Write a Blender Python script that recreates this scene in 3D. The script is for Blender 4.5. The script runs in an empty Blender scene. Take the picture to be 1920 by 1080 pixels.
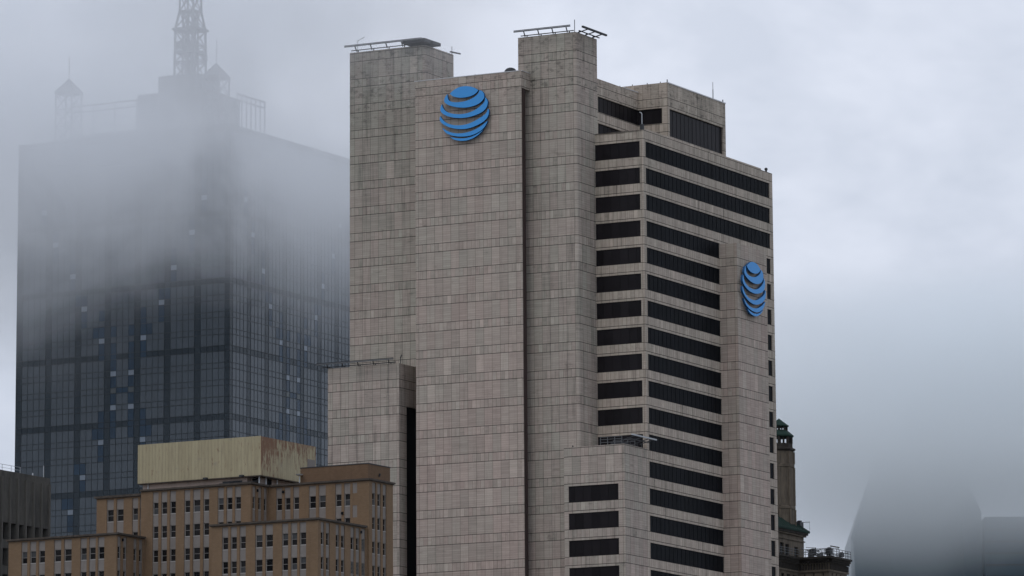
import bpy, math, random
from mathutils import Vector, Matrix
random.seed(7)
R = math.radians
scene = bpy.context.scene
COL = scene.collection

# ------------------------------------------------------------------ materials
def new_mat(name):
    m = bpy.data.materials.new(name); m.use_nodes = True
    nt = m.node_tree; nt.nodes.clear()
    out = nt.nodes.new('ShaderNodeOutputMaterial')
    return m, nt, out

class G:
    """tiny node-graph helper"""
    def __init__(s, nt): s.nt = nt
    def n(s, t, **kw):
        x = s.nt.nodes.new(t)
        for k, v in kw.items(): setattr(x, k, v)
        return x
    def link(s, a, b): s.nt.links.new(a, b)
    def setin(s, node, i, v):
        if isinstance(v, (int, float)): node.inputs[i].default_value = v
        elif isinstance(v, tuple):
            node.inputs[i].default_value = v if len(v) == len(node.inputs[i].default_value) else tuple(v) + (1,)
        elif v is not None: s.link(v, node.inputs[i])
    def math(s, op, a, b=None, c=None, clamp=False):
        x = s.n('ShaderNodeMath', operation=op, use_clamp=clamp)
        s.setin(x, 0, a)
        if b is not None: s.setin(x, 1, b)
        if c is not None: s.setin(x, 2, c)
        return x.outputs[0]
    def mix(s, f, a, b, bt='MIX'):
        x = s.n('ShaderNodeMix', data_type='RGBA', blend_type=bt)
        s.setin(x, 0, f); s.setin(x, 6, a); s.setin(x, 7, b)
        return x.outputs[2]
    def noise(s, vec, scale, detail=3, rough=.55, dist=0):
        x = s.n('ShaderNodeTexNoise'); s.link(vec, x.inputs['Vector'])
        x.inputs['Scale'].default_value = scale; x.inputs['Detail'].default_value = detail
        x.inputs['Roughness'].default_value = rough; x.inputs['Distortion'].default_value = dist
        return x.outputs[0]
    def comb(s, x, y, z=0.0):
        c = s.n('ShaderNodeCombineXYZ')
        for i, v in enumerate((x, y, z)): s.setin(c, i, v)
        return c.outputs[0]
    def ramp(s, v, lo, hi, a=0.0, b=1.0):
        x = s.n('ShaderNodeMapRange'); x.clamp = True
        s.setin(x, 0, v); s.setin(x, 1, lo); s.setin(x, 2, hi); s.setin(x, 3, a); s.setin(x, 4, b)
        return x.outputs[0]
    def white(s, vec):
        x = s.n('ShaderNodeTexWhiteNoise', noise_dimensions='3D'); s.link(vec, x.inputs['Vector'])
        return x.outputs['Value']
    def uv(s):
        t = s.n('ShaderNodeTexCoord'); sep = s.n('ShaderNodeSeparateXYZ'); s.link(t.outputs['UV'], sep.inputs[0])
        return t.outputs['UV'], sep.outputs[0], sep.outputs[1]
    def obj(s):
        t = s.n('ShaderNodeTexCoord'); sep = s.n('ShaderNodeSeparateXYZ'); s.link(t.outputs['Object'], sep.inputs[0])
        return t.outputs['Object'], sep.outputs[0], sep.outputs[1], sep.outputs[2]
    def bsdf(s, out, col, rough=.8, spec=.3, metal=0.0, height=None, bump=.3, dist=.02):
        b = s.n('ShaderNodeBsdfPrincipled')
        s.setin(b, 'Base Color', col); s.setin(b, 'Roughness', rough)
        b.inputs['Specular IOR Level'].default_value = spec; b.inputs['Metallic'].default_value = metal
        if height is not None:
            bp = s.n('ShaderNodeBump'); bp.inputs['Strength'].default_value = bump; bp.inputs['Distance'].default_value = dist
            s.link(height, bp.inputs['Height']); s.link(bp.outputs[0], b.inputs['Normal'])
        s.link(b.outputs[0], out.inputs['Surface']); return b

FLOOR = 4.1
def mat_travertine(name, seed=0.0, streak=.35, warm=(.442, .352, .304), cool=(.392, .354, .300), spandrel_only=False):
    m, nt, out = new_mat(name); g = G(nt); uv, u, v = g.uv()
    w = g.math('FLOORED_MODULO', g.math('SUBTRACT', -2.394, v), FLOOR)
    fl = g.math('FLOOR', g.math('DIVIDE', g.math('SUBTRACT', -2.394, v), FLOOR))
    sp = g.math('LESS_THAN', w, 1.33)
    if spandrel_only: sp = g.math('ADD', sp, g.math('GREATER_THAN', w, -1.0), clamp=True)
    # joints
    hj = g.math('MAXIMUM', g.math('LESS_THAN', w, .085), g.math('LESS_THAN', g.math('ABSOLUTE', g.math('SUBTRACT', w, 1.33)), .042))
    cu = g.math('DIVIDE', u, 1.416); cu2 = g.math('DIVIDE', u, .708)
    vj1 = g.math('LESS_THAN', g.math('FRACT', cu), .05)
    vj2 = g.math('MULTIPLY', sp, g.math('LESS_THAN', g.math('FRACT', cu2), .07))
    vj = g.math('MAXIMUM', vj1, vj2)
    row = g.math('DIVIDE', w, .345)
    thin = g.math('MULTIPLY', g.math('SUBTRACT', 1.0, sp), g.math('LESS_THAN', g.math('FRACT', row), .10))
    # per panel tones
    icol = g.mix(sp, (0, 0, 0, 1), (1, 1, 1, 1))
    colid = g.math('ADD', g.math('MULTIPLY', g.math('FLOOR', cu), g.math('SUBTRACT', 1.0, sp)), g.math('MULTIPLY', g.math('FLOOR', cu2), sp))
    panel = g.white(g.comb(colid, fl, g.math('ADD', sp, seed)))
    slab = g.white(g.comb(colid, g.math('FLOOR', row), g.math('ADD', fl, seed + 3.3)))
    grainh = g.noise(g.comb(g.math('MULTIPLY', u, .35), g.math('MULTIPLY', v, 5.5), seed), 1.0, 4, .65)
    grainv = g.noise(g.comb(g.math('MULTIPLY', u, 4.5), g.math('MULTIPLY', v, .35), seed + 5), 1.0, 4, .65)
    fg = g.mix(sp, g.comb(grainh, grainh, grainh), g.comb(grainv, grainv, grainv))
    sepf = g.n('ShaderNodeSeparateXYZ'); g.link(fg, sepf.inputs[0]); grain = sepf.outputs[0]
    big = g.noise(g.comb(g.math('MULTIPLY', u, .06), g.math('MULTIPLY', v, .05), seed + 9), 1.0, 3, .5)
    hue = g.math('ADD', g.math('MULTIPLY', g.ramp(big, .35, .65), .45), g.math('MULTIPLY', g.white(g.comb(colid, fl, g.math('ADD', sp, seed + 21.0))), .60))
    hue = g.math('ADD', hue, g.ramp(v, -70.0, 10.0, .22, -.22), clamp=True)
    c = g.mix(hue, cool, warm)
    tone = g.math('ADD', .81, g.math('MULTIPLY', panel, .18))
    tone = g.math('ADD', tone, g.math('MULTIPLY', slab, .11))
    tone = g.math('ADD', tone, g.math('MULTIPLY', g.math('SUBTRACT', grain, .5), .50))
    # a few odd replaced slabs
    odd = g.math('GREATER_THAN', panel, .97)
    tone = g.math('ADD', tone, g.math('MULTIPLY', odd, .10))
    # rain streaks with a shape of their own
    st = g.noise(g.comb(g.math('MULTIPLY', u, 1.3), g.math('MULTIPLY', v, .07), seed + 2), 1.0, 5, .7)
    st = g.ramp(st, .52, .74)
    tone = g.math('SUBTRACT', tone, g.math('MULTIPLY', st, streak))
    # blotchy grime patches
    bl = g.noise(g.comb(g.math('MULTIPLY', u, .33), g.math('MULTIPLY', v, .8), seed + 12), 1.0, 5, .75)
    tone = g.math('SUBTRACT', tone, g.math('MULTIPLY', g.ramp(bl, .60, .72), .30))
    bt = g.noise(g.comb(g.math('MULTIPLY', u, .9), g.math('MULTIPLY', v, 1.5), seed + 31), 1.0, 4, .7)
    tone = g.math('SUBTRACT', tone, g.math('MULTIPLY', g.math('MULTIPLY', g.ramp(bt, .53, .63), g.ramp(v, 5.0, 8.5)), .34))
    tone = g.math('MULTIPLY', tone, g.math('SUBTRACT', 1.0, g.math('MULTIPLY', hj, .86)))
    tone = g.math('MULTIPLY', tone, g.math('SUBTRACT', 1.0, g.math('MULTIPLY', vj, .46)))
    tone = g.math('MULTIPLY', tone, g.math('SUBTRACT', 1.0, g.math('MULTIPLY', thin, .26)))
    c2 = g.mix(1.0, c, g.comb(tone, tone, tone), 'MULTIPLY')
    h = g.math('SUBTRACT', 1.0, g.math('MAXIMUM', hj, vj))
    g.bsdf(out, c2, .85, .2, height=h, bump=.5, dist=.03)
    return m

def mat_simple(name, col, rough=.7, spec=.3, metal=0.0, var=.15, scale=2.0, seed=0.0):
    m, nt, out = new_mat(name); g = G(nt); o, x, y, z = g.obj()
    n = g.noise(o, scale, 4, .6); t = g.math('ADD', 1 - var, g.math('MULTIPLY', n, 2 * var))
    c = g.mix(1.0, tuple(col) + (1,), g.comb(t, t, t), 'MULTIPLY')
    g.bsdf(out, c, rough, spec, metal); return m

def mat_glass(name, col, rough=.12, spec=.3, scale=.25, var=.5):
    m, nt, out = new_mat(name); g = G(nt); uv, u, v = g.uv()
    pane = g.white(g.comb(g.math('FLOOR', g.math('DIVIDE', u, 1.416)), g.math('FLOOR', g.math('DIVIDE', v, 4.1)), 0.0))
    n = g.noise(g.comb(u, v, 0.0), scale, 2)
    t = g.math('ADD', 1 - var, g.math('ADD', g.math('MULTIPLY', pane, var), g.math('MULTIPLY', n, var)))
    c = g.mix(1.0, tuple(col) + (1,), g.comb(t, t, t), 'MULTIPLY')
    g.bsdf(out, c, rough, spec); return m

def mat_brick(name, col, col2):
    m, nt, out = new_mat(name); g = G(nt); uv, u, v = g.uv()
    b = g.n('ShaderNodeTexBrick'); g.link(uv, b.inputs['Vector'])
    b.inputs['Scale'].default_value = 1.0; b.inputs['Brick Width'].default_value = .42; b.inputs['Row Height'].default_value = .17
    b.inputs['Mortar Size'].default_value = .012; b.inputs['Color1'].default_value = col + (1,); b.inputs['Color2'].default_value = col2 + (1,)
    b.inputs['Mortar'].default_value = (col[0] * .75, col[1] * .78, col[2] * .9, 1)
    n = g.noise(g.comb(g.math('MULTIPLY', u, .5), g.math('MULTIPLY', v, .25), 2.0), 1.0, 5, .65)
    n2 = g.noise(g.comb(g.math('MULTIPLY', u, 2.2), g.math('MULTIPLY', v, .12), 4.0), 1.0, 4, .7)
    t = g.math('ADD', .72, g.math('MULTIPLY', n, .5))
    t = g.math('SUBTRACT', t, g.math('MULTIPLY', g.ramp(n2, .56, .75), .18))
    c = g.mix(1.0, b.outputs[0], g.comb(t, t, t), 'MULTIPLY')
    g.bsdf(out, c, .9, .15); return m

def mat_ribbed(name):
    """cream corrugated metal with rust bleeding down it"""
    m, nt, out = new_mat(name); g = G(nt); uv, u, v = g.uv()
    rib = g.math('FRACT', g.math('DIVIDE', u, .55))
    rj = g.math('LESS_THAN', rib, .16)
    pan = g.white(g.comb(g.math('FLOOR', g.math('DIVIDE', u, 1.1)), 1.0, 0.0))
    base = g.mix(pan, (.335, .287, .178, 1), (.385, .335, .212, 1))
    n = g.noise(g.comb(g.math('MULTIPLY', u, 1.6), g.math('MULTIPLY', v, .22), 0.0), 1.0, 5, .7)
    base = g.mix(g.ramp(n, .47, .68, 0, .6), base, (.24, .20, .13, 1))
    n3 = g.noise(g.comb(g.math('MULTIPLY', u, .35), g.math('MULTIPLY', v, .45), 7.0), 1.0, 5, .7)
    base = g.mix(g.ramp(n3, .60, .72, 0, .5), base, (.17, .16, .17, 1))
    # rust: strong on the short side (u beyond 100), a few spots elsewhere
    side = g.math('GREATER_THAN', u, 100.0)
    topw = g.ramp(v, 91.0, 95.2, .0, .15)
    corner = g.ramp(u, 101.0, 109.0, .15, .02)
    rn = g.noise(g.comb(g.math('MULTIPLY', u, 1.9), g.math('MULTIPLY', v, .42), 11.0), 1.0, 6, .75)
    rn = g.math('ADD', rn, g.math('MULTIPLY', side, g.math('ADD', topw, corner)))
    base = g.mix(g.ramp(rn, .59, .70, 0, .9), base, (.15, .062, .030, 1))
    base = g.mix(g.math('MULTIPLY', rj, .22), base, (.12, .11, .08, 1))
    g.bsdf(out, base, .6, .3, height=rj, bump=.6, dist=.05); return m

def mat_streaked(name, col, dark, ustr=1.2, vstr=.12, lo=.45, hi=.7, amt=.6, spec=.15):
    m, nt, out = new_mat(name); g = G(nt); uv, u, v = g.uv()
    n = g.noise(g.comb(g.math('MULTIPLY', u, ustr), g.math('MULTIPLY', v, vstr), 0.0), 1.0, 5, .7)
    n2 = g.noise(g.comb(u, v, 3.0), .5, 5, .7)
    c = g.mix(g.ramp(n, lo, hi, 0, amt), col + (1,), dark + (1,))
    t = g.math('ADD', .75, g.math('MULTIPLY', n2, .5))
    c = g.mix(1.0, c, g.comb(t, t, t), 'MULTIPLY')
    g.bsdf(out, c, .85, spec); return m

M = {}
M['trav'] = mat_travertine('travertine panels', 0.0, .2)
M['trav_b'] = mat_travertine('travertine panels weathered', 4.7, .42, (.415, .34, .295), (.37, .345, .29))
M['trav_s'] = mat_travertine('travertine spandrel cladding', 8.1, .5, (.445, .375, .315), (.41, .362, .30))
M['bronze'] = mat_glass('dark bronze glass', (.015, .013, .0145), .3, .05)
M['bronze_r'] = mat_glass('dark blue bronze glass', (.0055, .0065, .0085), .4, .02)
M['mullion'] = mat_simple('dark bronze mullion', (.010, .009, .010), .5, .05)
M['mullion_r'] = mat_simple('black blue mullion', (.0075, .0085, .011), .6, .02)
M['slot'] = mat_streaked('dark brown strip', (.050, .034, .030), (.036, .026, .024))
M['flash'] = mat_simple('pale roof flashing', (.55, .55, .55), .5)
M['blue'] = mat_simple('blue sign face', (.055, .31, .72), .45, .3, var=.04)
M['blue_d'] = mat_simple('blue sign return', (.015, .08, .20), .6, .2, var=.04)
M['steel'] = mat_simple('grey roof steel', (.10, .105, .11), .6, .3)
M['steel_d'] = mat_simple('dark roof steel', (.03, .032, .036), .6, .3)
M['galv'] = mat_simple('galvanised pole', (.42, .44, .46), .5, .3)
M['brick'] = mat_brick('tan brick', (.205, .137, .083), (.182, .120, .070))
M['brick_p'] = mat_brick('brown rooftop brick', (.155, .098, .060), (.14, .088, .052))
M['span'] = mat_streaked('pale grey spandrel', (.205, .185, .170), (.14, .124, .112), 1.5, .3, .5, .75, .5)
M['cornice'] = mat_streaked('dark stained cornice', (.085, .07, .058), (.04, .035, .03), 1.2, 1.0, .4, .7, .8)
M['ribbed'] = mat_ribbed('cream ribbed metal')
M['pinkwall'] = mat_streaked('pinkish plaster', (.34, .275, .235), (.17, .15, .14), .8, .4, .5, .7, .6)
M['sash'] = mat_simple('pale window sash', (.34, .32, .30), .6)
M['wglass'] = mat_glass('old window glass', (.012, .011, .011), .25, .10, 1.3, .6)
M['wglass_b'] = mat_glass('old window glass darker', (.005, .005, .006), .3, .05, 1.3, .5)
M['blind'] = mat_simple('grey window blind', (.05, .052, .054), .8)
M['louver'] = mat_simple('grey louvre', (.17, .165, .155), .7)
M['conc'] = mat_streaked('weathered dark concrete', (.10, .095, .085), (.038, .038, .037), .9, .14, .42, .66, .7)
M['conc_rib'] = mat_streaked('concrete rib', (.105, .10, .09), (.045, .045, .042), 1.5, .2, .45, .7, .5)
M['void'] = mat_simple('dark opening', (.008, .009, .011), .8, .05)
M['stone'] = mat_streaked('old carved stone', (.135, .112, .086), (.045, .038, .031), 1.3, .25, .42, .68, .75)
M['stone_d'] = mat_streaked('sooty carved stone', (.04, .035, .03), (.013, .012, .011), 1.0, .8, .4, .65, .8)
M['copper'] = mat_streaked('green copper', (.016, .036, .028), (.007, .013, .012), .8, .5, .4, .7, .6)
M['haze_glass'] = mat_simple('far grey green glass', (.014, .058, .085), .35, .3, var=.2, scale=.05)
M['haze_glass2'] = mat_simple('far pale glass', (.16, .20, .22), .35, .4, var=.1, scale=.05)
M['rt_pane'] = mat_glass('grey curtain wall glass', (.060, .077, .093), .16, .45, .03, .12)
M['rt_dark'] = mat_glass('dark curtain wall glass', (.018, .030, .040), .2, .3, .03, .12)
M['rt_blue'] = mat_glass('blue curtain wall glass', (.011, .036, .068), .2, .35, .05, .3)
M['rt_light'] = mat_glass('pale curtain wall glass', (.22, .26, .31), .3, .4, .05, .1)
M['rt_dim'] = mat_glass('dim pale curtain wall glass', (.075, .09, .095), .3, .4, .05, .1)
M['rt_mull'] = mat_simple('curtain wall mullion', (.022, .032, .040), .5, .3)
M['lattice'] = mat_simple('grey lattice steel', (.12, .12, .125), .6, .3)
M['asphalt'] = mat_simple('asphalt', (.05, .05, .052), .9, .2, scale=.4)
M['paving'] = mat_simple('concrete pavement', (.30, .29, .28), .9, .2, scale=.4)
M['paint'] = mat_simple('white road paint', (.7, .7, .7), .7, .2)
M['soil'] = mat_simple('city ground', (.16, .155, .14), .95, .1, scale=.02, var=.3)

# ------------------------------------------------------------------ mesh helper
class MB:
    def __init__(s, mats): s.v = []; s.f = []; s.mi = []; s.uv = []; s.mats = mats
    def face(s, pts, uvs=None, mi=0):
        i = len(s.v); s.v += [tuple(p) for p in pts]; s.f.append(tuple(range(i, i + len(pts)))); s.mi.append(mi)
        if uvs is None: uvs = [(0.0, 0.0)] * len(pts)
        s.uv.append(uvs)
    def box(s, x0, x1, y0, y1, z0, z1, mi=0, uo=0.0, zo=0.0, skip=''):
        if x0 > x1: x0, x1 = x1, x0
        if y0 > y1: y0, y1 = y1, y0
        if 'b' not in skip: s.face([(x0,y1,z0),(x0,y0,z0),(x0,y0,z1),(x0,y1,z1)], [(y1-uo,z0-zo),(y0-uo,z0-zo),(y0-uo,z1-zo),(y1-uo,z1-zo)], mi)
        if 'B' not in skip: s.face([(x1,y0,z0),(x1,y1,z0),(x1,y1,z1),(x1,y0,z1)], [(y0-uo,z0-zo),(y1-uo,z0-zo),(y1-uo,z1-zo),(y0-uo,z1-zo)], mi)
        if 'a' not in skip: s.face([(x0,y0,z0),(x1,y0,z0),(x1,y0,z1),(x0,y0,z1)], [(x0,z0-zo),(x1,z0-zo),(x1,z1-zo),(x0,z1-zo)], mi)
        if 'A' not in skip: s.face([(x1,y1,z0),(x0,y1,z0),(x0,y1,z1),(x1,y1,z1)], [(x1,z0-zo),(x0,z0-zo),(x0,z1-zo),(x1,z1-zo)], mi)
        if 't' not in skip: s.face([(x0,y0,z1),(x1,y0,z1),(x1,y1,z1),(x0,y1,z1)], [(x0,y0),(x1,y0),(x1,y1),(x0,y1)], mi)
        if 'd' not in skip: s.face([(x0,y1,z0),(x1,y1,z0),(x1,y0,z0),(x0,y0,z0)], [(x0,y1),(x1,y1),(x1,y0),(x0,y0)], mi)
    def fac(s, pl, c, u0, u1, z0, z1, holes=(), depth=.3, mi=0, uo=0.0, zo=0.0, mir=None):
        """wall sheet with rectangular openings. pl 'b': normal -x at x=c, u=y ; pl 'a': normal -y at y=c, u=x"""
        if mir is None: mir = mi
        us = sorted({u0, u1, *[min(max(h[i], u0), u1) for h in holes for i in (0, 1)]})
        zs = sorted({z0, z1, *[min(max(h[i], z0), z1) for h in holes for i in (2, 3)]})
        P = (lambda u, z, d: (c + d, u, z)) if pl == 'b' else (lambda u, z, d: (u, c + d, z))
        inh = lambda u, z: any(h[0] < u < h[1] and h[2] < z < h[3] for h in holes)
        def q(a, b, cc, d, uvs, k):
            pts = [a, b, cc, d]
            if pl == 'b': pts = [pts[1], pts[0], pts[3], pts[2]]; uvs = [uvs[1], uvs[0], uvs[3], uvs[2]]
            s.face(pts, uvs, k)
        for i in range(len(us) - 1):
            ua, ub = us[i], us[i+1]
            for j in range(len(zs) - 1):
                za, zb = zs[j], zs[j+1]
                if inh((ua+ub)/2, (za+zb)/2): continue
                q(P(ua,za,0), P(ub,za,0), P(ub,zb,0), P(ua,zb,0), [(ua-uo,za-zo),(ub-uo,za-zo),(ub-uo,zb-zo),(ua-uo,zb-zo)], mi)
        for h in holes:
            a, b, lo, hi = max(h[0], u0), min(h[1], u1), max(h[2], z0), min(h[3], z1)
            q(P(a,lo,0), P(b,lo,0), P(b,lo,depth), P(a,lo,depth), [(a-uo,lo-zo)]*4, mir)
            q(P(a,hi,depth), P(b,hi,depth), P(b,hi,0), P(a,hi,0), [(a-uo,hi-zo)]*4, mir)
            q(P(a,lo,0), P(a,lo,depth), P(a,hi,depth), P(a,hi,0), [(a-uo,lo-zo),(a-uo+.1,lo-zo),(a-uo+.1,hi-zo),(a-uo,hi-zo)], mir)
            if len(h) < 5: q(P(b,lo,depth), P(b,lo,0), P(b,hi,0), P(b,hi,depth), [(b-uo,lo-zo),(b-uo+.1,lo-zo),(b-uo+.1,hi-zo),(b-uo,hi-zo)], mir)
    def bar(s, p, q, w=.1, mi=0, h=None):
        p = Vector(p); q = Vector(q); d = (q - p).normalized()
        up = Vector((0, 0, 1)) if abs(d.z) < .95 else Vector((1, 0, 0))
        a = d.cross(up).normalized() * (w / 2); b = a.cross(d).normalized() * ((h or w) / 2)
        c1 = [p - a - b, p + a - b, p + a + b, p - a + b]; c2 = [x + (q - p) for x in c1]
        s.face(c1[::-1], None, mi); s.face(c2, None, mi)
        for i in range(4):
            j = (i + 1) % 4; s.face([c1[i], c1[j], c2[j], c2[i]], None, mi)
    def rings(s, prof, cx, cy, n, mi=0, rot=0.0, cap=True, zo=0.0):
        """prof = [(radius, z)]: an n-sided turned solid"""
        pts = []
        for r, z in prof:
            pts.append([(cx + r*math.cos(rot + 2*math.pi*k/n), cy + r*math.sin(rot + 2*math.pi*k/n), z) for k in range(n)])
        for i in range(len(prof) - 1):
            for k in range(n):
                j = (k + 1) % n; L = 2*math.pi*prof[i][0]/n
                s.face([pts[i][k], pts[i][j], pts[i+1][j], pts[i+1][k]], [(k*L, prof[i][1]-zo), ((k+1)*L, prof[i][1]-zo), ((k+1)*L, prof[i+1][1]-zo), (k*L, prof[i+1][1]-zo)], mi)
        if cap:
            s.face(pts[-1], None, mi); s.face(pts[0][::-1], None, mi)
    def build(s, name, parent=None, **props):
        me = bpy.data.meshes.new(name); me.from_pydata(s.v, [], s.f)
        for m in s.mats: me.materials.append(M[m])
        uvl = me.uv_layers.new(name='UVMap')
        flat = [c for fu in s.uv for p in fu for c in p]
        uvl.data.foreach_set('uv', flat)
        me.polygons.foreach_set('material_index', s.mi); me.update()
        o = bpy.data.objects.new(name, me); COL.objects.link(o)
        if parent: o.parent = parent
        for k, v in props.items(): o[k] = v
        return o

def root(name, x, y, rot, label, cat, group=None, z=0.0):
    o = bpy.data.objects.new(name, None); COL.objects.link(o); o.location = (x, y, z); o.rotation_euler = (0, 0, R(rot))
    o['label'] = label; o['category'] = cat; o.empty_display_size = 2
    if group: o['group'] = group
    return o
def frame_point(fr, b, a, z):
    x, y, th = fr; t = R(th)
    return (x + b*math.cos(t) - a*math.sin(t), y + b*math.sin(t) + a*math.cos(t), z)

# ================================================================== main stone tower
TF = (19.783, 827.845, 62.323)          # corner of the office block on the ground; +x runs along the right faces, +y along the left faces
ZT = 147.805                            # head of the topmost ribbon window
tower = root('office_tower', TF[0], TF[1], TF[2], 'tall travertine clad office tower with dark ribbon windows and blue globe signs', 'office tower')
UO = 17.308; BOT = 0.0
WH = 2.435
def kz(k): return ZT - FLOOR*k - WH, ZT - FLOOR*k

def ribbon(pl, c, u0, u1, z0, z1, mat='bronze', step=1.416, ph=0.0, label=None):
    mb = MB([mat, 'mullion' if mat == 'bronze' else 'mullion_r'])
    mb.fac(pl, c, u0, u1, z0, z1, zo=ZT)
    k = math.floor((u0 - ph) / step) + 1
    while ph + k*step < u1 - .1:
        u = ph + k*step
        if pl == 'b': mb.box(c - .03, c - .004, u - .03, u + .03, z0, z1, 1)
        else: mb.box(u - .03, u + .03, c - .03, c - .004, z0, z1, 1)
        k += 1
    for z in (z0 + .04, z1 - .04):
        if pl == 'b': mb.box(c - .08, c - .006, u0, u1, z - .04, z + .04, 1)
        else: mb.box(u0, u1, c - .08, c - .006, z - .04, z + .04, 1)
    mb.build('ribbon_window', tower)

# office block: left face (x = .22) and right face (y = 0)
BX, BXE, BYE, BTOP = .22, 46.9, 48.0, 149.55
kR = range(0, 19)
mb = MB(['trav_s', 'trav'])
holesL = [(.62, 8.3, *kz(k)) for k in range(0, 13)]
mb.fac('b', BX, 0, 8.29, 98.0, BTOP, holesL, .13, 0, UO, ZT)
holesR = []
for k in kR:
    z0, z1 = kz(k)
    if k < 3: holesR.append((1.05, 45.8, z0, z1))
    else: holesR.append((1.05, 26.9, z0, z1)); holesR.append((44.25, 45.8, z0, z1))
mb.fac('a', 0, BX, BXE, BOT, BTOP, holesR, .13, 0, .7, ZT)
mb.box(BX, BXE, .34, BYE, BOT, BTOP - .3, 0, UO, ZT, skip='abd')
mb.box(BX, BXE, 0, .34, BTOP - .001, BTOP, 0, UO, ZT, skip='baABd')
mb.face([(BX, .34, BTOP-.3), (BX, BYE, BTOP-.3), (BX, BYE, BTOP), (BX, .34, BTOP)], None, 0)
mb.box(BX + .9, 44.45, .8, 1.15, BTOP - .4, 150.1, 0, UO, ZT)
mb.build('office_block', tower)
for k in kR:
    z0, z1 = kz(k)
    if k < 13: ribbon('b', BX + .12, .62, 8.29, z0, z1)
    if k < 3: ribbon('a', .12, 1.05, 45.8, z0, z1, 'bronze_r', 1.416, .7)
    else:
        ribbon('a', .12, 1.05, 26.9, z0, z1, 'bronze_r', 1.416, .7)
        ribbon('a', .12, 44.25, 45.8, z0, z1, 'bronze_r', 1.416, .7)
# coping pieces on the parapet
mb = MB(['flash'])
for b0, b1 in ((9.2, 16.4), (16.6, 27.5), (29.3, 36.6), (37.1, 44.4)): mb.box(b0, b1, .55, .78, BTOP - .02, BTOP + .16)
mb.build('coping', tower)

# low wing against the block
mb = MB(['trav_b'])
AX, AYE, ATOP = -7.38, 10.24, 100.42
hA = [(1.07, 9.5, *kz(k)) for k in range(13, 19)]
mb.fac('b', AX, 0, AYE, BOT, ATOP, hA, .13, 0, UO, ZT)
mb.box(AX, BX, 0, AYE, BOT, ATOP, 0, .7, ZT, skip='bBd')
mb.build('low_wing', tower)
for k in range(13, 19): ribbon('b', AX + .12, 1.07, 9.5, *kz(k))

def rblock(mb, x0, x1, y0, y1, z0, z1, r=.42, mi=0, uoB=UO, corners='ab'):
    """box whose two visible front vertical edges are rounded: front-right (x0,y0) and, with 'l', front-left (x0,y1)"""
    mb.fac('b', x0, y0 + r, y1 - (r if 'l' in corners else 0), z0, z1, (), .1, mi, uoB, ZT)
    mb.fac('a', y0, x0 + r, x1, z0, z1, (), .1, mi, x0 + .05, ZT)
    def arc(cx, cy, a0, a1, yside):
        n = 5
        for i in range(n):
            p = [a0 + (a1 - a0)*t/n for t in (i, i+1)]
            P = [(cx + r*math.cos(t), cy + r*math.sin(t)) for t in p]
            uu = [.2 + i*.12, .2 + (i+1)*.12]
            mb.face([(P[0][0], P[0][1], z0), (P[1][0], P[1][1], z0), (P[1][0], P[1][1], z1), (P[0][0], P[0][1], z1)],
                    [(uu[0], z0-ZT), (uu[1], z0-ZT), (uu[1], z1-ZT), (uu[0], z1-ZT)], mi)
    arc(x0 + r, y0 + r, math.pi, 1.5*math.pi, 0)
    if 'l' in corners: arc(x0 + r, y1 - r, .5*math.pi, math.pi, 1)
    else: pass
    ye = y1
    mb.face([(x1, ye, z0), (x0 + (r if 'l' in corners else 0), ye, z0), (x0 + (r if 'l' in corners else 0), ye, z1), (x1, ye, z1)],
            [(x1, z0-ZT), (x0, z0-ZT), (x0, z1-ZT), (x1, z1-ZT)], mi)
    mb.face([(x1, y0, z0), (x1, y1, z0), (x1, y1, z1), (x1, y0, z1)], [(y0, z0-ZT), (y1, z0-ZT), (y1, z1-ZT), (y0, z1-ZT)], mi)
    top = [(x0 + r, y0), (x1, y0), (x1, ye), (x0 + (r if 'l' in corners else 0), ye)]
    if 'l' in corners: top.append((x0, y1 - r))
    top.append((x0, y0 + r)); mb.face([(p[0], p[1], z1) for p in top], None, mi)

# stair core beside the block
mb = MB(['trav_b']); rblock(mb, -5.9, 1.2, 8.29, 18.35, BOT, 164.6, .5, corners=''); mb.build('stair_core', tower)
# blank slab with the globe sign
mb = MB(['trav'])
rblock(mb, -8.906, -7.72, 16.3, 34.94, BOT, 158.75, .22, corners='l')
mb.box(-7.718, 1.0, 18.36, 34.93, BOT, 158.74, 0, UO, ZT, skip='bd')
mb.box(-7.718, -5.91, 16.31, 18.34, 156.1, 158.74, 0, UO, ZT, skip='bA')
mb.build('blank_slab', tower)
mb = MB(['flash']); mb.box(-8.96, -8.80, 16.6, 34.98, 158.752, 158.86); mb.box(-8.80, -5.9, 16.2, 16.35, 158.752, 158.84); mb.build('coping', tower)
mb = MB(['slot']); mb.box(-8.72, -7.70, 16.22, 16.298, 0, 156.1, 0, 0, ZT); mb.box(-7.7, -5.95, 18.28, 18.345, 0, 156.1, 0, 0, ZT); mb.build('recess_strip', tower)  # plain dark brown strips on the slab's side and in the recess
# tallest stair tower on the left
mb = MB(['trav_b']); rblock(mb, -1.28, 8.1, 37.23, 50.8, BOT, 166.1, .5, corners=''); mb.box(8.1, 16.0, 30.6, 50.0, 100.0, 161.35, 0, UO, ZT); mb.build('stair_tower', tower)
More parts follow.
